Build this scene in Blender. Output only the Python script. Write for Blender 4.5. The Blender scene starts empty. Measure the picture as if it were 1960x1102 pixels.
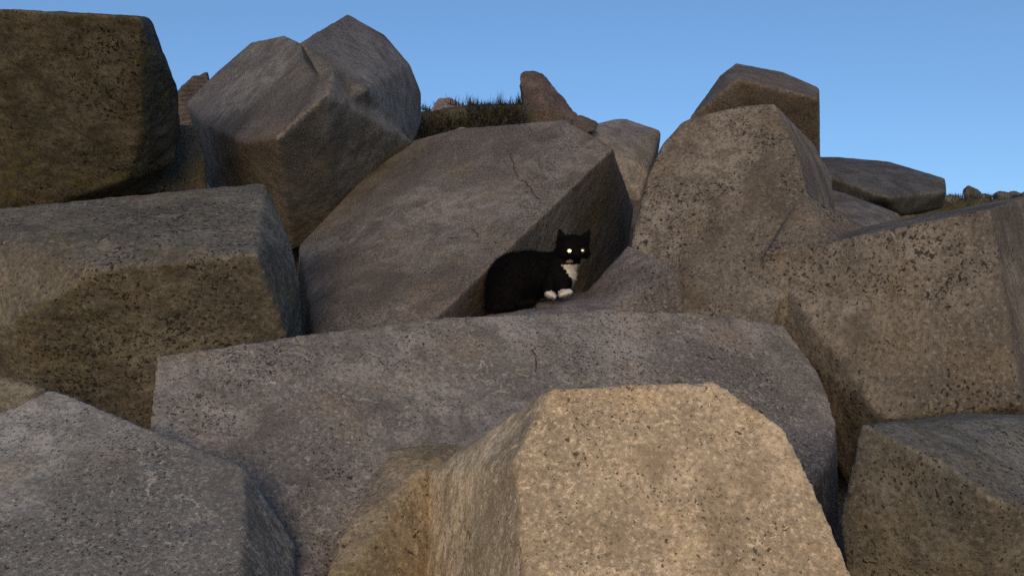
import bpy, bmesh, math, random
import numpy as np
from mathutils import Vector, Matrix
from mathutils.bvhtree import BVHTree
from mathutils.noise import noise as mnoise

random.seed(7)
np.random.seed(7)
scene = bpy.context.scene
COL = scene.collection
R = math.radians

# ------------------------------------------------------------------ camera
PITCH = R(8.0)
CAM = Vector((0, 0, 1.25))
FPX = 1650.0                      # focal length in pixels of the 1960 wide photograph
cd = bpy.data.cameras.new("camera")
cd.sensor_width = 36.0
cd.lens = FPX / 1960 * 36.0
cd.clip_start = 0.05
cd.clip_end = 8000
cam = bpy.data.objects.new("camera", cd)
cam.location = CAM
cam.rotation_euler = (R(90) + PITCH, 0, 0)
COL.objects.link(cam)
scene.camera = cam

# ------------------------------------------------------------------ sky and sun
SUN_EL, SUN_AZ = 4.0, 183.0       # low sun behind the photographer, standing in for the flash (azimuth from +Y, clockwise)
world = bpy.data.worlds.new("World")
scene.world = world
world.use_nodes = True
wn = world.node_tree
wn.nodes.clear()
sky = wn.nodes.new("ShaderNodeTexSky")
sky.sky_type = 'NISHITA'
sky.sun_disc = False
sky.sun_elevation = R(SUN_EL)
sky.sun_rotation = R(SUN_AZ)
sky.altitude = 2500
sky.air_density = 1.2
sky.dust_density = 0.0
sky.ozone_density = 3.0
tint = wn.nodes.new("ShaderNodeMix")
tint.data_type = 'RGBA'
tint.blend_type = 'MULTIPLY'
tint.inputs[0].default_value = 1.0
tint.inputs[7].default_value = (1.10, 0.885, 0.86, 1)
bg = wn.nodes.new("ShaderNodeBackground")
bg.inputs[1].default_value = 0.15
wo = wn.nodes.new("ShaderNodeOutputWorld")
wn.links.new(sky.outputs[0], tint.inputs[6])
wn.links.new(tint.outputs[2], bg.inputs[0])
wn.links.new(bg.outputs[0], wo.inputs[0])

sl = bpy.data.lights.new("sun", 'SUN')
sl.energy = 1.35
sl.angle = R(42.0)               # hazy dusk: no crisp shadows
sl.color = (1.0, 0.66, 0.30)
sun = bpy.data.objects.new("sun", sl)
sdir = Vector((math.sin(R(SUN_AZ)) * math.cos(R(SUN_EL)), math.cos(R(SUN_AZ)) * math.cos(R(SUN_EL)), math.sin(R(SUN_EL))))
sun.rotation_euler = (-sdir).to_track_quat('-Z', 'Y').to_euler()
sun.location = (0, -3, 6)
COL.objects.link(sun)

scene.cycles.use_denoising = False      # keep the grain of the stone; the photograph is grainy too
scene.view_settings.view_transform = 'Standard'
scene.view_settings.look = 'None'
scene.view_settings.exposure = 1.36
scene.view_settings.gamma = 1.0
scene.view_settings.use_curve_mapping = False

# ------------------------------------------------------------------ helpers
FWD = Vector((0, math.cos(PITCH), math.sin(PITCH)))
UP = Vector((0, -math.sin(PITCH), math.cos(PITCH)))
RIGHT = Vector((1, 0, 0))


def ray(u, v):
    return FWD + RIGHT * ((u - 980) / FPX) + UP * (-(v - 551) / FPX)


def W(u, v, d):
    """a world point, given by where it is sighted and how many metres ahead it stands"""
    return CAM + ray(u, v) * d


class Plane:
    def __init__(self, a, b, c):
        a, b, c = [W(*q) if not isinstance(q, Vector) else q for q in (a, b, c)]
        self.o = a
        self.n = (b - a).cross(c - a).normalized()
        if self.n.dot(CAM - a) < 0:
            self.n = -self.n

    def __call__(self, u, v, lift=0.0):
        r = ray(u, v)
        t = (self.o - CAM).dot(self.n) / r.dot(self.n)
        return CAM + r * t + self.n * lift

    def many(self, pts):
        return [self(u, v) for (u, v) in pts]


def sink(pts, vec, shrink=0.85):
    """the far side of a block: the given corners moved along vec and drawn in"""
    c = sum(pts, Vector()) / len(pts)
    return [c + (p - c) * shrink + vec for p in pts]


def setp(o, label=None, cat=None, group=None, kind=None):
    if label: o["label"] = label
    if cat: o["category"] = cat
    if group: o["group"] = group
    if kind: o["kind"] = kind
    return o


# ---- vectorised value noise
def _hash(i, j, k, s):
    n = (i * 374761393 + j * 668265263 + k * 2147483647 + s * 1274126177) & 0xFFFFFFFF
    n = ((n ^ (n >> 13)) * 1274126177) & 0xFFFFFFFF
    n = n ^ (n >> 16)
    return (n & 0xFFFF) / 32767.5 - 1.0


def vnoise(p, s=0):
    f = np.floor(p).astype(np.int64)
    t = p - f
    t = t * t * (3 - 2 * t)
    out = 0
    for a in (0, 1):
        for b in (0, 1):
            for c in (0, 1):
                w = (t[:, 0] if a else 1 - t[:, 0]) * (t[:, 1] if b else 1 - t[:, 1]) * (t[:, 2] if c else 1 - t[:, 2])
                out = out + w * _hash(f[:, 0] + a, f[:, 1] + b, f[:, 2] + c, s)
    return out


def fbm(p, octv=4, s=0, g=0.5):
    a, tot, out = 1.0, 0.0, 0
    for o in range(octv):
        out = out + a * vnoise(p * (2 ** o) + 17.3 * o, s + o)
        tot += a
        a *= g
    return out / tot


def hull_into(bm, pts):
    b2 = bmesh.new()
    for p in pts:
        b2.verts.new(p)
    bmesh.ops.convex_hull(b2, input=b2.verts[:])
    loose = [v for v in b2.verts if not v.link_faces]
    bmesh.ops.delete(b2, geom=loose, context='VERTS')
    bmesh.ops.recalc_face_normals(b2, faces=b2.faces[:])
    m = bpy.data.meshes.new("tmp")
    b2.to_mesh(m)
    b2.free()
    bm.from_mesh(m)
    bpy.data.meshes.remove(m)


def arrays(me):
    co = np.empty(len(me.vertices) * 3)
    me.vertices.foreach_get("co", co)
    ed = np.empty(len(me.edges) * 2, dtype=np.int64)
    me.edges.foreach_get("vertices", ed)
    no = np.empty(len(me.vertices) * 3)
    me.vertices.foreach_get("normal", no)
    return co.reshape(-1, 3), ed.reshape(-1, 2), no.reshape(-1, 3)


def nb_avg(x, ed, n):
    deg = np.bincount(ed.ravel(), minlength=n).astype(float)
    deg[deg == 0] = 1
    out = np.empty_like(x)
    for k in range(x.shape[1]):
        out[:, k] = (np.bincount(ed[:, 0], x[ed[:, 1], k], n) + np.bincount(ed[:, 1], x[ed[:, 0], k], n)) / deg
    return out


def remeshed(bm, voxel, smooth):
    me = bpy.data.meshes.new("tmp")
    bm.to_mesh(me)
    bm.free()
    ob = bpy.data.objects.new("tmp", me)
    COL.objects.link(ob)
    md = ob.modifiers.new("r", 'REMESH')
    md.mode = 'VOXEL'
    md.voxel_size = voxel
    dg = bpy.context.evaluated_depsgraph_get()
    new = bpy.data.meshes.new_from_object(ob.evaluated_get(dg))
    bpy.data.objects.remove(ob)
    bpy.data.meshes.remove(me)
    co, ed, _ = arrays(new)
    for _ in range(smooth):
        co = co * 0.4 + nb_avg(co, ed, len(co)) * 0.6
    new.vertices.foreach_set("co", co.ravel())
    new.update()
    return new


def finish(name, me, origin, mat, parent=None):
    me.transform(Matrix.Translation(-origin))
    me.update()
    me.name = name
    if mat is not None and len(me.materials) == 0:
        me.materials.append(mat)
    o = bpy.data.objects.new(name, me)
    o.location = origin
    COL.objects.link(o)
    return o


def block(name, hulls, mat, label, cat="concrete block", group=None, voxel=0.012, smooth=2,
          wave=0.003, pit=0.0020, chip=0.02, seed=0, kind=None, ribs=None):
    """one cast unit: closed convex bodies grown into one weathered solid"""
    bm = bmesh.new()
    for h in hulls:
        hull_into(bm, h)
    me = remeshed(bm, voxel, 0)
    co, ed, no = arrays(me)
    n = len(co)
    # how far each point stands proud of its surroundings: edges and corners
    sm = co.copy()
    k = 5
    for _ in range(k):
        sm = nb_avg(sm, ed, n)
    prot = np.einsum('ij,ij->i', co - sm, no)
    edge = np.clip(prot / (voxel * 1.1), -1, 1)
    for _ in range(smooth):
        co = co * 0.4 + nb_avg(co, ed, n) * 0.6
    nz = fbm(co * 2.2 + seed, 3, seed) * wave
    nz += fbm(co * 9 + seed, 3, seed + 3) * wave * 0.45
    nz += fbm(co * 38 + seed, 2, seed + 9) * pit
    # broken arrises
    ch = np.clip(fbm(co * 13 + 3 * seed, 4, seed + 20, 0.65) * 2.6 - 0.45, 0, 1)
    nz -= 0.45 * chip * np.clip(edge, 0, 1) * ch
    if ribs is not None:
        nz += ribs(co)
    co = co + no * nz[:, None]
    me.vertices.foreach_set("co", co.ravel())
    for _ in range(2):
        edge = edge * 0.5 + nb_avg(edge[:, None], ed, n)[:, 0] * 0.5
    at = me.attributes.new("edge", 'FLOAT', 'POINT')
    at.data.foreach_set("value", np.clip(edge, 0, 1).astype(np.float32))
    me.polygons.foreach_set("use_smooth", np.ones(len(me.polygons), dtype=bool))
    me.update()
    mn = co.min(axis=0)
    mx = co.max(axis=0)
    org = Vector(((mn[0] + mx[0]) / 2, (mn[1] + mx[1]) / 2, mn[2]))
    o = finish(name, me, org, mat)
    return setp(o, label, cat, group, kind)


# ------------------------------------------------------------------ materials
class NT:
    def __init__(self, name):
        self.m = bpy.data.materials.new(name)
        self.m.use_nodes = True
        self.t = self.m.node_tree
        self.t.nodes.clear()
        self.out = self.n("ShaderNodeOutputMaterial")
        self.b = self.n("ShaderNodeBsdfPrincipled")
        self.l(self.b.outputs[0], self.out.inputs[0])

    def n(self, t, **kw):
        nd = self.t.nodes.new(t)
        for k, v in kw.items():
            setattr(nd, k, v)
        return nd

    def l(self, a, b):
        self.t.links.new(a, b)

    def val(self, sock, v):
        if hasattr(v, "links"):
            self.l(v, sock)
        else:
            sock.default_value = v

    def noise(self, vec, scale, detail=4, rough=0.55, dist=0.0):
        nd = self.n("ShaderNodeTexNoise")
        self.l(vec, nd.inputs["Vector"])
        nd.inputs["Scale"].default_value = scale
        nd.inputs["Detail"].default_value = detail
        nd.inputs["Roughness"].default_value = rough
        nd.inputs["Distortion"].default_value = dist
        return nd.outputs["Fac"]

    def voro(self, vec, scale, feature='F1', rand=1.0):
        nd = self.n("ShaderNodeTexVoronoi", feature=feature)
        self.l(vec, nd.inputs["Vector"])
        nd.inputs["Scale"].default_value = scale
        nd.inputs["Randomness"].default_value = rand
        return nd.outputs["Distance"]

    def ramp(self, fac, a, b, lo=0.0, hi=1.0):
        nd = self.n("ShaderNodeMapRange", interpolation_type='SMOOTHSTEP')
        self.l(fac, nd.inputs["Value"])
        for i, v in zip(("From Min", "From Max", "To Min", "To Max"), (a, b, lo, hi)):
            nd.inputs[i].default_value = v
        return nd.outputs["Result"]

    def math(self, op, a, b=0.0, c=None):
        nd = self.n("ShaderNodeMath", operation=op)
        self.val(nd.inputs[0], a)
        self.val(nd.inputs[1], b)
        if c is not None:
            self.val(nd.inputs[2], c)
        return nd.outputs[0]

    def mix(self, fac, a, b, mode='MIX'):
        nd = self.n("ShaderNodeMix", data_type='RGBA', blend_type=mode)
        self.val(nd.inputs[0], fac)
        for s, v in ((nd.inputs[6], a), (nd.inputs[7], b)):
            if hasattr(v, "links"):
                self.l(v, s)
            else:
                s.default_value = (*v, 1)
        return nd.outputs[2]

    def coords(self, seed, scale=(1, 1, 1)):
        tc = self.n("ShaderNodeTexCoord")
        mp = self.n("ShaderNodeMapping")
        mp.inputs["Location"].default_value = (seed * 3.7, seed * 1.9, seed * 5.3)
        mp.inputs["Scale"].default_value = scale
        self.l(tc.outputs["Object"], mp.inputs["Vector"])
        return mp.outputs[0]


def concrete(name, seed, base=(0.30, 0.27, 0.245), pits=0.5, pale=0.4, moss=0.0, streak=0.0, bump=1.0,
             veins=0.35, wear=0.5, fine=1.0, streak_side=1.0):
    N = NT(name)
    v = N.coords(seed)
    b = Vector(base)
    dark = tuple(b * 0.56)
    lite = tuple(b * 1.38)
    big = N.noise(v, 2.3, 5, 0.6, 0.4)
    mid = N.noise(v, 14, 7, 0.68, 0.6)
    gr = N.noise(v, 105 * fine, 5, 0.8)
    c = N.mix(N.ramp(big, 0.33, 0.68), dark, lite)
    c = N.mix(N.math('MULTIPLY', N.ramp(mid, 0.42, 0.60), 0.75), c, tuple(b * 0.62))
    # warm rusty / sandy cast in broad patches
    warm = N.noise(v, 4.1, 4, 0.6)
    c = N.mix(N.math('MULTIPLY', N.ramp(warm, 0.5, 0.7), 0.45), c, (b.x * 1.12, b.y * 0.94, b.z * 0.72))
    # sand grain
    c = N.mix(N.math('MULTIPLY', N.ramp(gr, 0.51, 0.61), 0.72), c, tuple(b * 0.36))
    c = N.mix(N.math('MULTIPLY', N.ramp(gr, 0.47, 0.36), 0.58), c, tuple(b * 1.75))
    # rough worn patches carry more pits and grit
    gate = N.ramp(N.noise(v, 3.2, 4, 0.6, 0.8), 0.40, 0.62)
    fleck = N.noise(v, 150 * fine, 2, 0.5)
    hole = N.noise(v, 78 * fine, 2, 0.5)
    size = N.noise(v, 7.5, 3, 0.6, 0.6)
    gp = N.math('ADD', N.math('MULTIPLY', gate, 0.07), N.math('MULTIPLY', N.math('SUBTRACT', size, 0.5), 0.16))
    fm_ = N.ramp(N.math('ADD', fleck, gp), 0.72 - 0.06 * pits, 0.745 - 0.06 * pits)
    hm_ = N.ramp(N.math('ADD', hole, gp), 0.75 - 0.06 * pits, 0.78 - 0.06 * pits)
    pm = N.math('MAXIMUM', fm_, hm_)
    c = N.mix(N.math('MULTIPLY', pm, 0.85), c, tuple(b * 0.12))
    # pale lichen crusts and lime bloom
    ln = N.noise(v, 48 * fine, 6, 0.72, 1.2)
    lg = N.ramp(N.noise(v, 5.0, 6, 0.7, 1.0), 0.44, 0.60)
    lm = N.math('MULTIPLY', N.ramp(ln, 0.63 - 0.10 * pale, 0.72 - 0.08 * pale), N.math('ADD', N.math('MULTIPLY', lg, 0.75), 0.25))
    c = N.mix(N.math('MULTIPLY', lm, 0.85 * min(1, pale * 1.4)), c, (b.x * 1.9, b.y * 1.9, b.z * 1.8))
    # lime drawn out along old hairlines
    if veins > 0:
        rn = N.noise(v, 5.5, 7, 0.62, 0.5)
        rl = N.math('ABSOLUTE', N.math('SUBTRACT', rn, 0.5))
        vm = N.math('MULTIPLY', N.ramp(rl, 0.018, 0.0), N.ramp(N.noise(v, 8, 6, 0.75), 0.50, 0.66))
        c = N.mix(N.math('MULTIPLY', vm, veins), c, (b.x * 1.9, b.y * 1.85, b.z * 1.75))
    if streak > 0:
        sv = N.coords(seed + 4, (1, 1, 0.22))
        st = N.noise(sv, 46, 5, 0.65, 0.3)
        geo = N.n("ShaderNodeNewGeometry")
        sx = N.n("ShaderNodeSeparateXYZ")
        N.l(geo.outputs["True Normal"], sx.inputs[0])
        side = N.ramp(N.math('MULTIPLY', sx.outputs[0], streak_side), 0.25, 0.5)
        c = N.mix(N.math('MULTIPLY', N.math('MULTIPLY', N.ramp(st, 0.47, 0.60), side), streak), c, (b.x * 0.42, b.y * 0.38, b.z * 0.32))
    if moss > 0:
        mg = N.ramp(N.noise(v, 3.0, 6, 0.65, 0.7), 0.50, 0.62)
        mg2 = N.ramp(N.noise(v, 35, 5, 0.7), 0.42, 0.62)
        c = N.mix(N.math('MULTIPLY', N.math('MULTIPLY', mg, mg2), moss), c, (0.15, 0.135, 0.03))
    # broad water stains running down
    wv_ = N.coords(seed + 9, (1, 1, 0.3))
    ws = N.noise(wv_, 7.0, 5, 0.6, 0.3)
    c = N.mix(N.math('MULTIPLY', N.ramp(ws, 0.52, 0.66), 0.5), c, (b.x * 0.42, b.y * 0.40, b.z * 0.38))
    # arrises rubbed paler
    ea = N.n("ShaderNodeAttribute", attribute_name="edge")
    em = N.math('MULTIPLY', N.ramp(ea.outputs["Fac"], 0.30, 0.75), N.ramp(N.noise(v, 26, 4, 0.7), 0.34, 0.58))
    c = N.mix(N.math('MULTIPLY', em, wear), c, (b.x * 2.1, b.y * 2.06, b.z * 1.95))
    N.l(c, N.b.inputs["Base Color"])
    N.b.inputs["Roughness"].default_value = 0.93
    N.b.inputs["Specular IOR Level"].default_value = 0.08
    # relief
    h = N.math('ADD', N.math('MULTIPLY', mid, 0.010), N.math('MULTIPLY', gr, 0.0026))
    h = N.math('SUBTRACT', h, N.math('MULTIPLY', pm, 0.006))
    h = N.math('ADD', h, N.math('MULTIPLY', lm, 0.002))
    bp = N.n("ShaderNodeBump")
    bp.inputs["Strength"].default_value = 0.6 * bump
    bp.inputs["Distance"].default_value = 1.0
    N.l(h, bp.inputs["Height"])
    N.l(bp.outputs[0], N.b.inputs["Normal"])
    return N.m


def plain(name, col, rough=0.9, metal=0.0, var=0.25, scale=30):
    N = NT(name)
    v = N.coords(1)
    nz = N.noise(v, scale, 4, 0.6)
    c = N.mix(N.ramp(nz, 0.3, 0.7), tuple(Vector(col) * (1 - var)), tuple(Vector(col) * (1 + var)))
    N.l(c, N.b.inputs["Base Color"])
    N.b.inputs["Roughness"].default_value = rough
    N.b.inputs["Metallic"].default_value = metal
    N.b.inputs["Specular IOR Level"].default_value = 0.2
    return N.m


# ------------------------------------------------------------------ ground: foreshore, embankment and the land behind it
def ground_z(x, y):
    k = min(max((x - 1.0) / 1.6, 0), 1)
    t = min(max((y - 1.2) / (5.0 + 2.4 * k), 0), 1)
    return -0.15 + 3.2 * t + (0.18 * mnoise(Vector((x * 0.7, y * 0.7, 0))) if y < 12 else 0)


def build_ground():
    xs = sorted(set([-4000, -400, -60, -20, -10] + [i * 0.25 for i in range(-24, 25)] + [10, 20, 60, 400, 4000]))
    ys = sorted(set([-4000, -400, -60, -15, -5, -2] + [i * 0.25 for i in range(0, 44)] + [14, 20, 60, 400, 4000]))
    vs = [(x, y, ground_z(x, y)) for y in ys for x in xs]
    nx = len(xs)
    fs = [(j * nx + i, j * nx + i + 1, (j + 1) * nx + i + 1, (j + 1) * nx + i) for j in range(len(ys) - 1) for i in range(nx - 1)]
    me = bpy.data.meshes.new("ground")
    me.from_pydata(vs, [], fs)
    me.polygons.foreach_set("use_smooth", np.ones(len(fs), dtype=bool))
    me.materials.append(concrete("ground_rubble", 31, (0.16, 0.14, 0.115), pits=0.9, pale=0.3, veins=0.0))
    o = bpy.data.objects.new("ground", me)
    COL.objects.link(o)
    setp(o, "dark rubble bank under the concrete blocks", None, None, "structure")


build_ground()

GRP = "concrete armour blocks of the breakwater"

# ------------------------------------------------------------------ E: long block across the middle
pE = Plane((300, 680, 2.12), (1400, 605, 2.72), (600, 1040, 1.74))
E0 = pE.many([(300, 680), (575, 640), (850, 606), (1150, 593), (1330, 596), (1500, 620), (1572, 720), (1600, 795), (1592, 870), (1535, 965), (1000, 1130), (560, 1130), (283, 830)])
Eb = [W(1604, 850, 2.34), W(1607, 1000, 2.26), W(1560, 1120, 2.12)]
E_far = sink(E0, -pE.n * 0.55 + FWD * 0.1, 0.86)
long_block = block("concrete_block", [E0 + Eb + E_far],
      concrete("concrete_long", 2, (0.242, 0.228, 0.216), pits=0.65, pale=0.95, veins=0.7, wear=0.8, fine=1.0),
      "long pale concrete block lying across the middle, below the cat", group=GRP, voxel=0.0075, seed=2, chip=0.03)

# ------------------------------------------------------------------ G: front block in the centre
pG = Plane((1050, 745, 1.58), (1370, 728, 1.60), (1300, 1102, 1.36))
G0 = pG.many([(1052, 744), (1368, 728), (1500, 815), (1560, 930), (1690, 1230), (1020, 1230), (986, 884)])
G1 = [W(812, 908, 1.86), W(804, 1230, 1.68), W(892, 849, 1.90)]
G_far = sink(G0 + G1, FWD * 0.5 - UP * 0.40, 0.80)
hG = [G0 + G1 + G_far]
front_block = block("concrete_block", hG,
      concrete("concrete_flash_near", 5, (0.56, 0.46, 0.325), pits=0.30, pale=0.85, veins=0.6, wear=0.9, streak=0.5, streak_side=-1.0, fine=1.0),  # paler base paints in the flash's brightness close to the camera
      "six-sided block end painted flash-bright, nearest the camera at bottom centre", group=GRP, voxel=0.0065, seed=5, chip=0.03)

# broken shelf wedged against its left side
shelf = [W(752, 858, 1.965), W(890, 847, 1.97), W(830, 893, 1.85), W(800, 899, 1.82), W(650, 1034, 1.665), W(575, 1230, 1.46), W(815, 1230, 1.66), W(832, 912, 1.87),
         W(752, 880, 2.2), W(700, 1230, 2.0), W(900, 1000, 2.1)]
block("concrete_block", [shelf],
      concrete("concrete_shelf", 6, (0.33, 0.275, 0.19), pits=0.7, pale=0.6, moss=0.45, veins=0.3, wear=1.0, fine=0.9),
      "olive brown broken shelf wedged against the left side of the six-sided block end", group=GRP, voxel=0.0065, seed=6, chip=0.03)

# ------------------------------------------------------------------ F: bottom left block
pF = Plane((95, 740, 1.88), (470, 890, 1.69), (230, 1102, 1.41))
F0 = pF.many([(95, 740), (470, 890), (458, 1230), (-120, 1230), (-120, 850)])
F1 = [W(566, 1042, 1.68), W(560, 1230, 1.50)]
F_far = sink(F0, FWD * 0.25 - UP * 0.5, 0.85)
block("concrete_block", [F0 + F1 + F_far],
      concrete("concrete_grey", 8, (0.275, 0.268, 0.252), pits=0.6, pale=0.9, veins=0.8, wear=0.9, streak=0.85, fine=1.15),
      "grey concrete block with a straight ridge at the bottom left corner", group=GRP, voxel=0.0065, seed=8, chip=0.02)
# broken piece behind it
pF2 = Plane((0, 712, 2.16), (95, 738, 2.13), (10, 790, 2.03))
f2 = pF2.many([(-110, 690), (0, 711), (92, 737), (60, 775), (0, 815), (-110, 840)])
block("concrete_block", [f2 + sink(f2, FWD * 0.1 - UP * 0.45, 0.9)],
      concrete("concrete_chunk", 9, (0.208, 0.185, 0.135), pits=0.8, pale=0.5, moss=0.3),
      "small dark broken chunk wedged at the left edge behind the ridged block", group=GRP, voxel=0.010, seed=9, wave=0.01, chip=0.04)

# ------------------------------------------------------------------ B: left middle block
pB = Plane((195, 515, 2.26), (490, 486, 2.30), (300, 790, 2.58))
B0 = pB.many([(195, 516), (490, 486), (548, 640), (480, 830), (120, 850), (45, 600)])
Btop = [W(508, 350, 3.02), W(-60, 404, 2.86), W(62, 446, 2.46), W(-110, 430, 2.52)]
Bside = [W(553, 455, 2.74), W(574, 550, 2.62), W(578, 650, 2.74), W(560, 850, 2.9), W(-110, 720, 2.5), W(-60, 560, 2.42)]
B_far = [W(430, 420, 3.25), W(0, 460, 3.15), W(430, 830, 3.0), W(0, 830, 2.9)]
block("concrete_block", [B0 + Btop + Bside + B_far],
      concrete("concrete_pitted_dimmed", 12, (0.165, 0.158, 0.14), pits=1.0, pale=0.5, moss=0.22, veins=0.35, wear=0.6, fine=0.7),  # darkened base paints in the flash fading towards the left
      "pitted block toned down for flash falloff, with flat grey top at the left, under the mossy block", group=GRP, voxel=0.009, seed=12, chip=0.02, pit=0.004)

# ------------------------------------------------------------------ A: mossy block top left
pA = Plane((268, 34, 3.06), (-80, 8, 3.00), (200, 345, 3.50))
A0 = pA.many([(-140, 6), (268, 33), (272, 250), (240, 346), (-140, 410)])
A1 = [W(292, 52, 3.34), W(337, 172, 3.42), W(346, 258, 3.62), W(336, 310, 3.62), W(286, 36, 3.5)]
A_far = [W(230, 80, 4.1), W(-140, 60, 4.0), W(300, 280, 4.1), W(-140, 470, 3.7), W(200, 430, 3.9)]
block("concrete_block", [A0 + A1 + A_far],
      concrete("concrete_mossy_dimmed", 15, (0.1, 0.096, 0.08), pits=0.8, pale=0.5, moss=0.7, veins=0.2, wear=0.5, fine=0.6),  # real moss, on a base darkened to paint in the flash's vignette
      "mossy block toned down for flash falloff, standing in the upper left corner against the sky", group=GRP, voxel=0.011, seed=15, wave=0.010, chip=0.02, pit=0.004)

# ------------------------------------------------------------------ C: twin-ended block on the skyline
pC = Plane((465, 273, 3.80), (626, 180, 3.60), (480, 80, 5.0))
C0 = pC.many([(376, 226), (356, 196), (415, 138), (482, 80), (545, 67), (573, 80), (640, 128), (626, 180), (530, 263), (465, 273)])
C1 = [W(790, 272, 4.32), W(645, 440, 4.24), W(560, 480, 4.16), W(505, 345, 3.95), W(396, 350, 4.6), W(450, 440, 4.6)]
C_far = [W(540, 120, 5.6), W(440, 190, 5.6), W(700, 300, 5.2), W(500, 420, 5.1)]
hC = [C0 + C1 + C_far]
pC3 = Plane((640, 126, 3.86), (665, 27, 4.75), (702, 172, 3.86))
C3 = pC3.many([(573, 80), (665, 26), (736, 66), (702, 172), (640, 126)])
C4 = [W(786, 126, 4.85), W(806, 178, 4.90), W(807, 235, 4.85), W(792, 275, 4.6), W(700, 270, 4.15), W(640, 200, 3.74)]
C4_far = [W(660, 80, 5.8), W(760, 150, 5.8), W(770, 270, 5.5), W(600, 200, 5.4)]
hC.append(C3 + C4 + C4_far)
block("concrete_block", hC,
      concrete("concrete_skyline", 18, (0.168, 0.164, 0.166), pits=0.35, pale=0.45, veins=0.15, wear=0.7, fine=1.1),
      "grey twin-ended block with a pointed peak on the skyline, left of the grass", group=GRP, voxel=0.013, seed=18, chip=0.02)

# ------------------------------------------------------------------ D: slanting slab over the cat
pD2 = Plane((870, 250, 4.05), (1175, 285, 3.62), (850, 605, 2.80))
D2 = pD2.many([(872, 247), (1082, 229), (1172, 284), (796, 645), (600, 645), (690, 512), (842, 398)])
D1 = [W(770, 275, 4.55), W(720, 312, 4.30), W(573, 470, 3.72), W(560, 700, 3.4)]
D3 = [W(1214, 400, 4.75), W(1202, 470, 4.7), W(1110, 620, 4.2), W(860, 710, 3.2)]
D_far = [W(1150, 320, 5.2), W(900, 300, 4.9), W(1000, 560, 4.2), W(700, 560, 4.1)]
slab = block("concrete_block", [D2 + D1 + D3 + D_far],
      concrete("concrete_slab", 21, (0.184, 0.172, 0.164), pits=0.7, pale=0.5, veins=0.3, wear=0.9, fine=1.15),
      "slanting cracked block leaning over the black and white cat", group=GRP, voxel=0.0095, seed=21, chip=0.025)

# ------------------------------------------------------------------ J + H: upright block with its arm to the right
pJ = Plane((1310, 240, 3.42), (1480, 198, 3.36), (1350, 595, 2.86))
J0 = pJ.many([(1208, 462), (1240, 335), (1268, 275), (1305, 234), (1330, 222), (1420, 203), (1482, 198), (1530, 300), (1545, 372), (1478, 480), (1470, 660), (1250, 660), (1200, 520)])
J1 = [W(1559, 278, 4.30), W(1590, 335, 4.35), W(1602, 425, 3.75), W(1585, 500, 3.5)]
J_far = [W(1255, 330, 3.9), W(1310, 260, 4.2), W(1480, 240, 4.4), W(1500, 600, 3.8), W(1270, 620, 3.7)]
hJ = [J0 + J1 + J_far]
pH = Plane((1590, 482, 2.80), (1895, 398, 2.62), (1760, 800, 2.50))
H0 = pH.many([(1582, 482), (1895, 399), (1946, 700), (1956, 775), (1692, 800), (1602, 645)])
H1 = [W(1655, 434, 3.05), W(1700, 425, 3.05), W(1985, 371, 3.7), W(2030, 700, 3.5), W(2020, 790, 3.3), W(1455, 490, 2.90), W(1475, 640, 2.90)]
H4 = [W(1540, 655, 2.90), W(1625, 850, 2.80), W(1620, 930, 2.82), W(1900, 900, 2.9), W(1690, 480, 3.4), W(1950, 430, 3.4), W(1700, 850, 3.3)]
hJ.append(H0 + H1 + H4)
hJ.append([W(1462, 486, 2.87), pJ(1538, 368), W(1658, 436, 3.06), W(1585, 480, 2.80), W(1500, 520, 2.95), W(1600, 560, 3.3), W(1600, 440, 3.5), W(1520, 400, 3.4)])
upright = block("concrete_block", hJ,
      concrete("concrete_upright", 24, (0.185, 0.167, 0.145), pits=0.75, pale=0.4, veins=0.2, wear=0.6, fine=0.75),
      "tall upright block with a thick pitted arm reaching to the right edge", group=GRP, voxel=0.0095, seed=24, chip=0.02)

# ------------------------------------------------------------------ Q: wedge the cat sits on
Q1 = [W(900, 614, 2.90), W(940, 600, 2.92), W(1092, 561, 3.10), W(1128, 556, 3.12), W(1160, 560, 3.0), W(1200, 590, 2.80), W(1010, 606, 2.76), W(900, 640, 2.72),
      W(940, 800, 2.9), W(1180, 800, 2.9), W(1130, 575, 3.5), W(1000, 610, 3.4), W(930, 625, 3.35)]
Q2 = [W(1118, 562, 3.06), W(1202, 468, 3.14), W(1300, 510, 2.87), W(1308, 560, 2.80), W(1314, 640, 2.70), W(1150, 600, 2.84), W(1180, 590, 2.79),
      W(1180, 800, 2.9), W(1310, 800, 2.85), W(1240, 620, 3.3), W(1190, 560, 3.4)]
ledge = block("concrete_block", [Q1, Q2],
      concrete("concrete_ledge", 27, (0.19, 0.172, 0.165), pits=0.6, pale=0.4, veins=0.4, wear=0.7),
      "low broken wedge of concrete that the cat sits on", group=GRP, voxel=0.008, seed=27, chip=0.02)

# ------------------------------------------------------------------ K: block behind the upright one
K = [W(1318, 228, 4.95), W(1380, 142, 5.2), W(1408, 121, 5.6), W(1500, 138, 5.5), W(1569, 168, 5.35), W(1567, 188, 4.85), W(1412, 150, 4.75), W(1330, 260, 5.0),
     W(1558, 285, 5.2), W(1400, 330, 5.3), W(1570, 400, 5.5), W(1420, 150, 6.1), W(1545, 200, 6.0), W(1350, 330, 5.9), W(1540, 420, 5.9)]
block("concrete_block", [K], concrete("concrete_behind", 33, (0.16, 0.145, 0.135), pits=0.4, pale=0.3, veins=0.1),
      "block peeking out behind the top of the tall upright block", group=GRP, voxel=0.016, seed=33)

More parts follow.
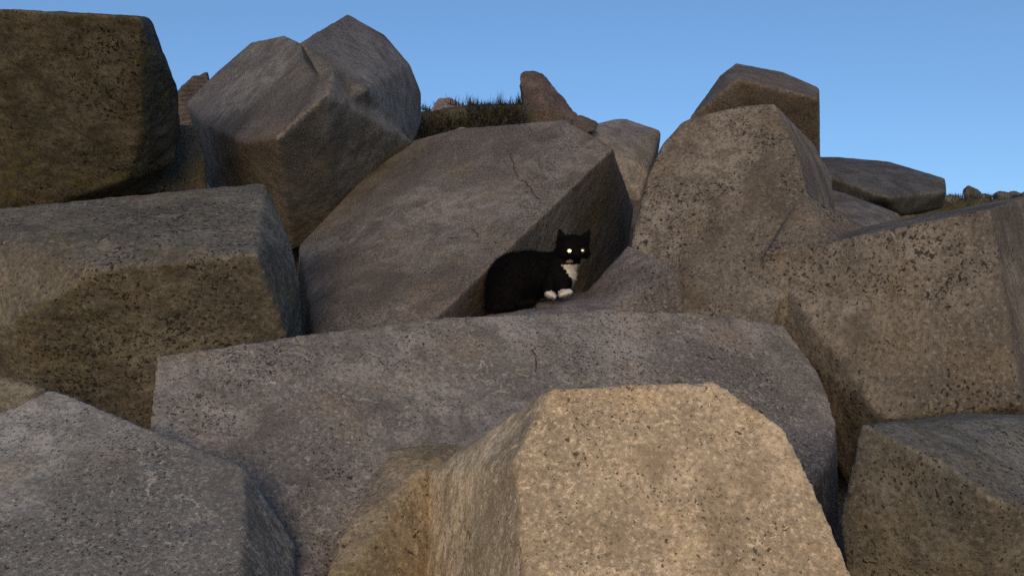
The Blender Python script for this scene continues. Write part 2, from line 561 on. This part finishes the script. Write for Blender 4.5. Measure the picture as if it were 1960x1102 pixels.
# ------------------------------------------------------------------ R: bottom right block
Rp = [W(1648, 812, 1.82), W(1830, 788, 2.16), W(2000, 796, 2.16), W(2040, 1000, 1.64), W(1896, 952, 1.64), W(1800, 880, 1.71), W(1700, 838, 1.79),
      W(1606, 1000, 1.88), W(1640, 1230, 1.92), W(1925, 1230, 1.75), W(2080, 1230, 1.75), W(2050, 900, 2.1), W(1760, 1230, 2.3), W(1950, 1230, 2.3), W(1680, 880, 2.15), W(1950, 850, 2.4)]
block("concrete_block", [Rp], concrete("concrete_corner", 36, (0.165, 0.16, 0.14), pits=0.55, pale=0.4, moss=0.35, veins=0.2, wear=0.8, fine=0.85),
      "block with a blue-grey flat top in the bottom right corner", group=GRP, voxel=0.007, seed=36)

# ------------------------------------------------------------------ L, M: far right blocks
Lp = [W(1560, 300, 6.2), W(1600, 300, 6.2), W(1700, 309, 6.1), W(1811, 341, 5.7), W(1813, 366, 5.45), W(1700, 378, 5.1), W(1570, 330, 5.3), W(1806, 398, 5.7), W(1722, 414, 5.35), W(1600, 400, 5.4),
      W(1600, 330, 6.8), W(1780, 370, 6.6), W(1760, 410, 6.2)]
block("concrete_block", [Lp], concrete("concrete_far_right", 39, (0.11, 0.112, 0.118), pits=0.3, pale=0.3, veins=0.1),
      "low flat-topped block on the skyline at the far right", group=GRP, voxel=0.02, seed=39)
Mp = [W(1585, 360, 4.6), W(1612, 367, 4.5), W(1722, 408, 4.3), W(1655, 440, 3.95), W(1570, 420, 4.1), W(1560, 380, 4.6), W(1730, 440, 4.3), W(1600, 480, 4.0), W(1600, 400, 5.0), W(1720, 440, 4.8), W(1620, 520, 4.6)]
block("concrete_block", [Mp], concrete("concrete_wedge", 42, (0.165, 0.162, 0.165), pits=0.3, pale=0.3, veins=0.1),
      "bluish sloping block half hidden behind the arm of the upright block", group=GRP, voxel=0.016, seed=42)

# ------------------------------------------------------------------ P: small pale block behind the slab
Pp = [W(1105, 244, 5.7), W(1180, 227, 6.2), W(1200, 228, 6.2), W(1266, 250, 6.0), W(1245, 320, 5.6), W(1225, 380, 5.5), W(1170, 290, 5.5), W(1110, 270, 5.6),
      W(1190, 420, 5.6), W(1240, 450, 5.9), W(1170, 260, 6.7), W(1240, 280, 6.7), W(1200, 440, 6.3)]
block("concrete_block", [Pp], concrete("concrete_pale_far", 45, (0.215, 0.208, 0.21), pits=0.35, pale=0.5, veins=0.1),
      "pale grey block in the gap between slab and upright block", group=GRP, voxel=0.018, seed=45)

# ------------------------------------------------------------------ T: ribbed lump and dark block in the gap at left
T1 = [W(330, 195, 5.3), W(348, 168, 5.3), W(370, 148, 5.4), W(396, 140, 5.5), W(410, 230, 5.3), W(370, 262, 5.2), W(330, 250, 5.2), W(345, 180, 5.9), W(400, 160, 6.0), W(380, 260, 5.8), W(360, 330, 5.4)]
nrib = (UP * 0.9 - RIGHT * 0.25).normalized()


def rib_fn(co):
    s = co @ np.array(nrib)
    return 0.016 * np.abs(np.sin(s * 100.0)) - 0.008


block("ribbed_boulder", [T1], concrete("ribbed_stone", 48, (0.12, 0.112, 0.112), pits=0.3, pale=0.4, veins=0.0),
      "ribbed grey boulder in the gap between mossy block and skyline block", "boulder", voxel=0.0065, seed=48, ribs=rib_fn, smooth=1)
T2 = [W(300, 235, 3.95), W(378, 240, 3.95), W(392, 300, 3.85), W(398, 370, 3.85), W(240, 370, 3.7), W(250, 300, 3.8), W(300, 240, 4.3), W(370, 250, 4.25), W(370, 380, 4.2), W(260, 380, 4.1)]
block("concrete_block", [T2], concrete("concrete_dark_gap", 51, (0.135, 0.120, 0.090), pits=0.6, pale=0.3, moss=0.3, veins=0.0),
      "small dark block filling the gap under the mossy block", group=GRP, voxel=0.014, seed=51)

# ------------------------------------------------------------------ standing rock and stones on the crest
O = [W(995, 150, 5.9), W(999, 139, 5.95), W(1010, 137, 6.0), W(1034, 141, 6.0), W(1048, 164, 5.95), W(1080, 186, 5.95), W(1112, 222, 5.9), W(1125, 245, 5.85), W(1040, 260, 5.7), W(1003, 250, 5.75), W(1000, 190, 5.8), W(1050, 200, 5.7),
     W(1005, 150, 6.25), W(1034, 152, 6.25), W(1090, 225, 6.3), W(1010, 260, 6.3)]
block("standing_rock", [O], concrete("rough_rock", 54, (0.125, 0.100, 0.098), pits=0.6, pale=0.3, veins=0.0, bump=1.6),
      "rough reddish fin of rock standing on the skyline beside the grass", "rock", voxel=0.014, seed=54, wave=0.035, pit=0.010, chip=0.05)
O2 = [W(1095, 228, 5.6), W(1112, 222, 5.65), W(1145, 236, 5.6), W(1140, 248, 5.5), W(1100, 262, 5.5), W(1120, 262, 5.9), W(1105, 232, 6.0)]
block("small_rock", [O2], concrete("small_rock", 57, (0.15, 0.125, 0.115), pits=0.6, pale=0.4, veins=0.0),
      "small rock at the right foot of the standing rock fin", "rock", voxel=0.012, seed=57, wave=0.015, pit=0.008)
O3 = [W(822, 206, 6.0), W(838, 188, 6.1), W(862, 183, 6.15), W(885, 196, 6.1), W(892, 225, 5.95), W(850, 235, 5.85), W(820, 228, 5.9), W(850, 195, 6.4), W(880, 215, 6.4), W(830, 225, 6.4)]
block("pale_rock", [O3], concrete("pale_rock", 60, (0.24, 0.215, 0.21), pits=0.4, pale=0.5, veins=0.0),
      "rounded pale grey rock in the grass on the crest", "rock", voxel=0.014, seed=60, wave=0.02, pit=0.006)
O4 = [W(868, 250, 5.3), W(880, 243, 5.35), W(897, 246, 5.35), W(900, 256, 5.3), W(880, 266, 5.25), W(885, 256, 5.6)]
block("pale_stone", [O4], concrete("pale_stone", 63, (0.30, 0.27, 0.26), pits=0.3, pale=0.5, veins=0.0),
      "small pale stone below the grass at the top of the slab", "stone", voxel=0.010, seed=63, wave=0.01)

# rubble on the far right skyline
sm = concrete("far_rubble", 66, (0.13, 0.125, 0.115), pits=0.6, pale=0.6, veins=0.0)
rub = [(1822, 378, 34, 16, "low dark stone beside the end of the flat-topped block"), (1856, 366, 40, 26, "peaked stone standing highest in the rubble on the right skyline"),
       (1848, 382, 26, 12, "pale stone at the foot of the peaked skyline stone"), (1885, 376, 34, 16, "dark stone just right of the peaked skyline stone"),
       (1915, 372, 36, 18, "middle dark stone of the rubble on the right skyline"), (1942, 371, 32, 17, "second stone from the right edge in the skyline rubble"),
       (1970, 370, 40, 18, "dark stone cut by the right edge in the skyline rubble"), (1900, 386, 44, 14, "low stone below the skyline rubble behind the thick arm")]
for k, (u, v, w, h, lab) in enumerate(rub):
    d = 8.0 + 0.25 * ((k * 3) % 4)
    pts = []
    rr = random.Random(k + 4)
    for q in range(9):
        a = q / 9 * 6.283 + rr.uniform(-.3, .3)
        pts.append(W(u + math.cos(a) * w * 0.55 * rr.uniform(0.6, 1.25), v + 4 - math.sin(a) * h * 0.6 * rr.uniform(0.6, 1.1), d + rr.uniform(-0.12, 0.12)))
    pts += [W(u, v - h * 0.3, d + 0.2), W(u, v + h * 0.5, d + 0.3), W(u, v + h * 1.6, d - 0.05)]
    m = sm if k != 2 else concrete("far_pale", 67, (0.33, 0.31, 0.29), pits=0.4, pale=0.5, veins=0.0)
    block("rubble_stone", [pts], m, lab, "stone", "rubble stones on the right skyline", voxel=0.012, seed=70 + k, wave=0.015, pit=0.008, chip=0.03)

# bank of earth behind the crest, carrying the grass
def crest(name, uv, d0, d1, mat, label):
    pts = [W(u, v, d) for (u, v) in uv for d in (d0, d1)]
    lo = [W(u, v + 110, d) for (u, v) in uv for d in (d0, d1)]
    o = block(name, [pts + lo], mat, label, None, None, voxel=0.03, seed=81, wave=0.04, pit=0.01, kind="structure")
    return o


turf_m = concrete("turf_soil", 82, (0.085, 0.085, 0.06), pits=0.7, pale=0.2, veins=0.0)
crest("bank_top", [(790, 222), (880, 206), (1000, 206), (1080, 225)], 5.75, 6.9, turf_m, "grassy top of the bank on the skyline")
crest("bank_top", [(1620, 420), (1780, 397), (1830, 384), (1990, 380), (2060, 378)], 7.9, 9.4, turf_m, "stony top of the bank on the right skyline")

# ------------------------------------------------------------------ grass on the crest
gm = NT("grass")
oi = gm.n("ShaderNodeAttribute", attribute_name="tone")
gc = gm.mix(oi.outputs["Fac"], (0.012, 0.014, 0.011), (0.040, 0.038, 0.028))
gm.l(gc, gm.b.inputs["Base Color"])
gm.b.inputs["Roughness"].default_value = 0.8
gm = gm.m


def blades(name, spots, mat):
    vs, fs, tones = [], [], []
    for (p, h, lean, az, tone, wd) in spots:
        side = Vector((math.cos(az + 1.57), math.sin(az + 1.57), 0)) * wd
        out = Vector((math.cos(az), math.sin(az), 0)) * lean
        prev = None
        for s in range(4):
            t = s / 3
            c = p + Vector((0, 0, h * (t - 0.18 * t * t * min(1, lean / max(h, .01))))) + out * (t * t)
            w = side * (1 - t) * 1.0
            if s < 3:
                i = len(vs)
                vs += [c - w, c + w]
                tones += [tone, tone]
            else:
                i = len(vs)
                vs.append(c)
                tones.append(tone)
            if prev is not None:
                fs.append((prev, prev + 1, i + 1, i) if s < 3 else (prev, prev + 1, i))
            prev = i
    me = bpy.data.meshes.new(name)
    me.from_pydata([tuple(v) for v in vs], [], fs)
    at = me.attributes.new("tone", 'FLOAT', 'POINT')
    at.data.foreach_set("value", tones)
    me.materials.append(mat)
    o = bpy.data.objects.new(name, me)
    COL.objects.link(o)
    return o


sp = []
rg = random.Random(11)
for k in range(9000):
    u = rg.uniform(800, 1010)
    dd = rg.uniform(5.5, 6.4)
    topv = 200 if u > 895 else (214 if u > 815 else 222)
    v = rg.uniform(topv, 252)
    if u < 895 and v < 232 and dd < 6.1 and rg.random() < 0.8:
        dd = rg.uniform(6.2, 6.5)
    p = W(u, v + 4, dd)
    if rg.random() < 0.55:
        sp.append((p, rg.uniform(0.012, 0.045), rg.uniform(0.01, 0.05), rg.uniform(0, 6.283), rg.random(), rg.uniform(0.003, 0.007)))
    else:
        sp.append((p, rg.uniform(0.015, 0.075), rg.uniform(0.0, 0.09), rg.uniform(0, 6.283), rg.random(), rg.uniform(0.0012, 0.003)))
for (cu, cv, hh, nn) in [(868, 190, 0.09, 60), (900, 196, 0.13, 70), (912, 194, 0.10, 50), (957, 196, 0.15, 70), (978, 194, 0.10, 60), (992, 190, 0.12, 60), (930, 197, 0.08, 60), (845, 190, 0.05, 40), (812, 200, 0.07, 70)]:
    for k in range(nn):
        p = W(cu + rg.gauss(0, 7), cv + 12, 6.1 + rg.uniform(-.15, .15))
        sp.append((p, hh * rg.uniform(0.25, 1.0), rg.uniform(0, 0.07), rg.uniform(0, 6.283), rg.random() * 0.8, rg.uniform(0.0015, 0.0045)))
# stray stalk at the rock's right
for k in range(3):
    sp.append((W(1063 + k, 190, 6.0), 0.15 - 0.02 * k, 0.01 * k, 0.5 * k, 0.8, 0.0012))
setp(blades("grass", sp, gm), "dark green grass growing on the bank beside the rock fin", "grass", None, "stuff")
sp2 = []
for k in range(2500):
    u = rg.uniform(1800, 1985)
    p = W(u, rg.uniform(376, 396), rg.uniform(7.8, 9.0))
    sp2.append((p, rg.uniform(0.02, 0.06), rg.uniform(0, 0.04), rg.uniform(0, 6.283), rg.random() * 0.5, rg.uniform(0.002, 0.004)))
setp(blades("grass", sp2, gm), "thin dark grass among the rubble on the right skyline", "grass", None, "stuff")

# ------------------------------------------------------------------ cracks in the slab and the upright block
crack_m = plain("crack_dark", (0.012, 0.010, 0.009), 1.0)


def crack(owner, uv, width, seed):
    me = owner.data
    tree = BVHTree.FromPolygons([owner.location + v.co for v in me.vertices], [p.vertices[:] for p in me.polygons])
    rr = random.Random(seed)
    pts = []
    for a, b in zip(uv[:-1], uv[1:]):
        L = math.hypot(b[0] - a[0], b[1] - a[1])
        n = max(2, int(L / 4))
        for k in range(n):
            t = k / n
            pts.append((a[0] + (b[0] - a[0]) * t + rr.gauss(0, 1.3), a[1] + (b[1] - a[1]) * t + rr.gauss(0, 1.3)))
    pts.append(uv[-1])
    vs, fs = [], []
    for k, (u, v) in enumerate(pts):
        r = ray(u, v).normalized()
        hit, nrm, _, _ = tree.ray_cast(CAM, r)
        if hit is None:
            continue
        q0 = pts[max(0, k - 1)]
        q1 = pts[min(len(pts) - 1, k + 1)]
        tdir = (W(*q1, 3) - W(*q0, 3)).normalized()
        s = nrm.cross(tdir).normalized() * width * rr.uniform(0.25, 1.0) * (0.35 if k in (0, len(pts) - 1) else 1)
        c = hit + nrm * 0.0022
        i = len(vs)
        vs += [c - s, c + nrm * -0.004, c + s]
        if i:
            fs += [(i - 3, i - 2, i + 1, i), (i - 2, i - 1, i + 2, i + 1)]
    m2 = bpy.data.meshes.new("crack")
    m2.from_pydata([tuple(Vector(v) - owner.location) for v in vs], [], fs)
    m2.materials.append(crack_m)
    o = bpy.data.objects.new("crack", m2)
    o.parent = owner
    COL.objects.link(o)


crack(slab, [(976, 292), (984, 318), (991, 345)], 0.0045, 1)
crack(slab, [(991, 346), (1008, 350), (1018, 368), (1034, 382)], 0.003, 2)
crack(slab, [(905, 438), (916, 455)], 0.004, 3)
crack(long_block, [(1018, 668), (1026, 690), (1024, 712)], 0.003, 4)

# ------------------------------------------------------------------ the cat
CD = 2.97
PX = CD / FPX                        # metres per sighted pixel at the cat
cat_org = W(1010, 590, CD)


def cp(u, v, dy=0.0):
    return W(u, v, CD) + Vector((0, dy, 0))


def ellipsoid(bm, c, r, rot=None):
    m = Matrix.Translation(c)
    if rot is not None:
        m = m @ rot
    m = m @ Matrix.Diagonal((r[0], r[1], r[2], 1))
    bmesh.ops.create_icosphere(bm, subdivisions=3, radius=1.0, matrix=m)


def limb(bm, a, b, ra, rb, n=8):
    for k in range(n + 1):
        t = k / n
        r = ra + (rb - ra) * t
        ellipsoid(bm, a.lerp(b, t), (r, r, r))


bm = bmesh.new()
e = ellipsoid
e(bm, cp(984, 545, 0.03), (53 * PX, 0.085, 50 * PX))
e(bm, cp(972, 562, 0.00), (42 * PX, 0.075, 38 * PX))
e(bm, cp(1012, 525, 0.03), (58 * PX, 0.078, 49 * PX))
e(bm, cp(990, 530, 0.02), (56 * PX, 0.080, 50 * PX))
e(bm, cp(975, 552, 0.01), (46 * PX, 0.080, 44 * PX))
e(bm, cp(1045, 524, 0.02), (46 * PX, 0.070, 44 * PX))
e(bm, cp(1066, 526, 0.00), (38 * PX, 0.062, 36 * PX))
limb(bm, cp(1068, 512, 0.0), cp(1092, 488, -0.02), 0.055, 0.044, 5)
e(bm, cp(1095, 480, -0.035), (31 * PX, 0.046, 27 * PX))
e(bm, cp(1100, 493, -0.070), (14 * PX, 0.024, 11 * PX))
e(bm, cp(1080, 490, -0.045), (15 * PX, 0.030, 12 * PX))
e(bm, cp(1114, 489, -0.040), (13 * PX, 0.030, 12 * PX))
e(bm, cp(1101, 487, -0.070), (6 * PX, 0.020, 10 * PX))
# ears
for (bl, tip, br) in (((1063, 472), (1068, 438), (1088, 460)), ((1103, 459), (1128, 439), (1127, 472))):
    A_, T_, B_ = cp(*bl, -0.03), cp(*tip, -0.03), cp(*br, -0.03)
    C_ = (A_ + B_) / 2 + Vector((0, 0.03, -0.01))
    hull_into(bm, [A_, B_, T_, T_ + Vector((0.004, 0.008, 0)), C_, (A_ + B_) / 2 + Vector((0, -0.012, -0.012)), A_ + Vector((0, 0.014, -0.01)), B_ + Vector((0, 0.014, -0.01))])
# forelegs and tucked paws
limb(bm, cp(1058, 530, -0.03), cp(1046, 561, -0.060), 0.032, 0.019, 6)
limb(bm, cp(1080, 532, -0.03), cp(1074, 559, -0.060), 0.030, 0.019, 6)
for (u, v, ax) in ((1052, 569, 0.2), (1080, 566, 0.6)):
    c = cp(u, v, -0.075)
    e(bm, c, (0.019 if u < 1060 else 0.025, 0.026, 0.012), Matrix.Rotation(-0.45 if u > 1060 else 0.5, 4, 'Y'))
    for k in range(4):
        tw = -0.015 + 0.010 * k
        e(bm, c + Vector((tw * (0.9 if u < 1060 else 1.2), -0.021 + 0.004 * abs(k - 1.5), -0.004 + tw * (0.35 if u > 1060 else -0.4))), (0.0062, 0.011, 0.0085))
# haunch, hind foot and curled tail
e(bm, cp(968, 570, -0.04), (36 * PX, 0.045, 30 * PX))
limb(bm, cp(985, 588, -0.06), cp(1020, 583, -0.075), 0.017, 0.014, 6)
tail = [cp(942, 575, 0.02), cp(936, 588, -0.03), cp(950, 594, -0.07), cp(980, 592, -0.085)]
for a, b in zip(tail[:-1], tail[1:]):
    limb(bm, a, b, 0.017, 0.015, 5)
cm = remeshed(bm, 0.0045, 5)
cco, ced, cno = arrays(cm)


def cat_uv(co):
    """front view of the cat in its own plane, used to lay out the coat's markings"""
    rel = co - np.array(cat_org)
    u = 1010 + rel[:, 0] / PX
    v = 590 - (rel[:, 2] * math.cos(PITCH) - rel[:, 1] * math.sin(PITCH)) / PX
    return u, v, rel[:, 1]


def tri_in(u, v, a, b, c):
    def s(p, q):
        return (u - q[0]) * (p[1] - q[1]) - (p[0] - q[0]) * (v - q[1])
    d1, d2, d3 = s(a, b), s(b, c), s(c, a)
    return ((d1 >= 0) & (d2 >= 0) & (d3 >= 0)) | ((d1 <= 0) & (d2 <= 0) & (d3 <= 0))


def coat(co, no):
    u, v, y = cat_uv(co)
    j = vnoise(co * 160, 5)
    u = u + 1.5 * j
    v = v + 1.5 * vnoise(co * 160, 6)
    w = np.zeros(len(co))
    front = no[:, 1] < 0.35
    w[tri_in(u, v, (1074, 508), (1119, 506), (1100, 544)) & front & (v > 506)] = 1
    w[tri_in(u, v, (1094, 536), (1106, 536), (1094, 558)) & front] = 0.5
    paws = (v > 553) & (u > 1041) & (u < 1098) & (y < -0.045)
    w[paws & ((np.hypot(u - 1051, (v - 568) * 1.2) < 14) | (np.hypot(u - 1080, (v - 565) * 1.2) < 16))] = 1
    w[(np.hypot((u - 1088) / 7, (v - 501) / 3.2) < 1) & front] = 0.4
    w[(np.hypot((u - 1114) / 6, (v - 499) / 3.2) < 1) & front] = 0.3
    return w


cw = coat(cco, cno)
at = cm.attributes.new("white", 'FLOAT', 'POINT')
at.data.foreach_set("value", cw.astype(np.float32))
cm.polygons.foreach_set("use_smooth", np.ones(len(cm.polygons), dtype=bool))


def coat_mat(name):
    N = NT(name)
    a = N.n("ShaderNodeAttribute", attribute_name="white")
    v = N.coords(3)
    nz = N.noise(v, 220, 3, 0.6)
    blk = N.mix(N.ramp(nz, 0.3, 0.7), (0.0028, 0.0027, 0.0030), (0.0060, 0.0055, 0.0060))
    wht = N.mix(N.ramp(nz, 0.3, 0.7), (0.50, 0.47, 0.44), (0.66, 0.63, 0.60))
    N.l(N.mix(a.outputs["Fac"], blk, wht), N.b.inputs["Base Color"])
    N.b.inputs["Roughness"].default_value = 0.75
    N.b.inputs["Specular IOR Level"].default_value = 0.05
    return N.m


coat_m = coat_mat("cat_coat")
cat = finish("cat", cm, cat_org, coat_m)
setp(cat, "black cat with white chest and paws and shining eyes, crouching on the wedge", "cat")

# fur standing on the body
tri_c, tri_n, tri_w = [], [], []
N_FUR = 26000
pol = np.array([p.center[:] for p in cm.polygons]) + np.array(cat_org)
pno = np.array([p.normal[:] for p in cm.polygons])
par = np.array([p.area for p in cm.polygons])
rs = np.random.RandomState(3)
pick = rs.choice(len(pol), N_FUR, p=par / par.sum())
base = pol[pick] + rs.normal(0, 0.0015, (N_FUR, 3))
nn = pno[pick]
uu, vv, yy = cat_uv(base)
flow = np.tile(np.array([-0.55, 0.1, -0.75]), (N_FUR, 1))
head = (uu > 1060) & (vv < 505)
flow[head] = np.array([0.0, 0.3, 0.2])
dirn = nn * 0.75 + flow * 0.6 + rs.normal(0, 0.22, (N_FUR, 3))
dirn /= np.linalg.norm(dirn, axis=1)[:, None]
ln = rs.uniform(0.006, 0.014, N_FUR)
ln[head] *= 0.55
ln[(vv > 550) & (uu > 1036)] *= 0.3
ln[(vv > 500) & (uu > 1066) & (vv <= 550)] *= 0.45
eyez = (np.hypot(uu - 1090, vv - 481) < 9) | (np.hypot(uu - 1115, vv - 480) < 8) | (np.hypot(uu - 1102, vv - 490) < 5)
eyez &= yy < -0.03
ln[eyez] *= 0.0
side = np.cross(dirn, nn + 1e-3)
side /= np.linalg.norm(side, axis=1)[:, None] + 1e-9
tip = base + dirn * ln[:, None]
wv = 0.0007
V = np.stack([base - side * wv - nn * 0.001, base + side * wv - nn * 0.001, tip], axis=1).reshape(-1, 3) - np.array(cat_org)
keep = np.repeat(ln > 0, 3)
V = V[keep]
fw = np.repeat(coat(base, nn), 3)[keep]
fm = bpy.data.meshes.new("fur")
fm.from_pydata(V.tolist(), [], np.arange(len(V)).reshape(-1, 3).tolist())
at = fm.attributes.new("white", 'FLOAT', 'POINT')
at.data.foreach_set("value", fw.astype(np.float32))
fm.materials.append(coat_m)
fur = bpy.data.objects.new("fur", fm)
fur.parent = cat
fur["kind"] = "stuff"
COL.objects.link(fur)

# eyes: dark eyeball, and the mirror-like layer of a cat's eye that throws light back
ball_m = plain("eye_rim", (0.02, 0.022, 0.012), 0.25)
tap = NT("eye_mirror_layer")
tap.b.inputs["Base Color"].default_value = (0.93, 0.97, 0.80, 1)
tap.b.inputs["Metallic"].default_value = 1.0
tap.b.inputs["Roughness"].default_value = 0.26
tap_m = tap.m
whisk_m = plain("whisker", (0.5, 0.5, 0.48), 0.5)
ctree = BVHTree.FromPolygons([cat.location + v.co for v in cm.vertices], [p.vertices[:] for p in cm.polygons])


def disc_mesh(name, r, dome, n=16):
    vs = [(0, 0, dome)]
    for ring, (f, z) in enumerate(((0.5, 0.78), (1.0, 0.0))):
        for k in range(n):
            a = k / n * 6.2832
            vs.append((math.cos(a) * r * f, math.sin(a) * r * f, dome * z))
    fs = [(0, 1 + k, 1 + (k + 1) % n) for k in range(n)]
    fs += [(1 + k, 1 + n + k, 1 + n + (k + 1) % n, 1 + (k + 1) % n) for k in range(n)]
    me = bpy.data.meshes.new(name)
    me.from_pydata(vs, [], fs)
    me.polygons.foreach_set("use_smooth", np.ones(len(fs), dtype=bool))
    return me


for (u, v, rad) in ((1090, 481, 0.0057), (1115, 480, 0.0034)):
    r = ray(u, v).normalized()
    hit, nrm, _, _ = ctree.ray_cast(CAM, r)
    half = ((CAM - hit).normalized() + sdir).normalized()
    bmx = bmesh.new()
    bmesh.ops.create_uvsphere(bmx, u_segments=24, v_segments=16, radius=0.0098)
    cut = 0.0098 * 0.55
    for vx in bmx.verts:
        t = vx.co.dot(half)
        if t > cut:
            vx.co -= half * (t - cut)
    me = bpy.data.meshes.new("eye")
    bmx.to_mesh(me)
    bmx.free()
    me.polygons.foreach_set("use_smooth", np.ones(len(me.polygons), dtype=bool))
    me.materials.append(ball_m)
    eye = bpy.data.objects.new("eye", me)
    eye.parent = cat
    c = hit - r * 0.002 - cat.location
    eye.location = c
    COL.objects.link(eye)
    dm = disc_mesh("pupil", rad, 0.0006)
    dm.materials.append(tap_m)
    pu = bpy.data.objects.new("pupil", dm)
    pu.parent = eye
    pu.rotation_euler = half.to_track_quat('Z', 'Y').to_euler()
    pu.location = half * (cut + 0.0003)
    COL.objects.link(pu)
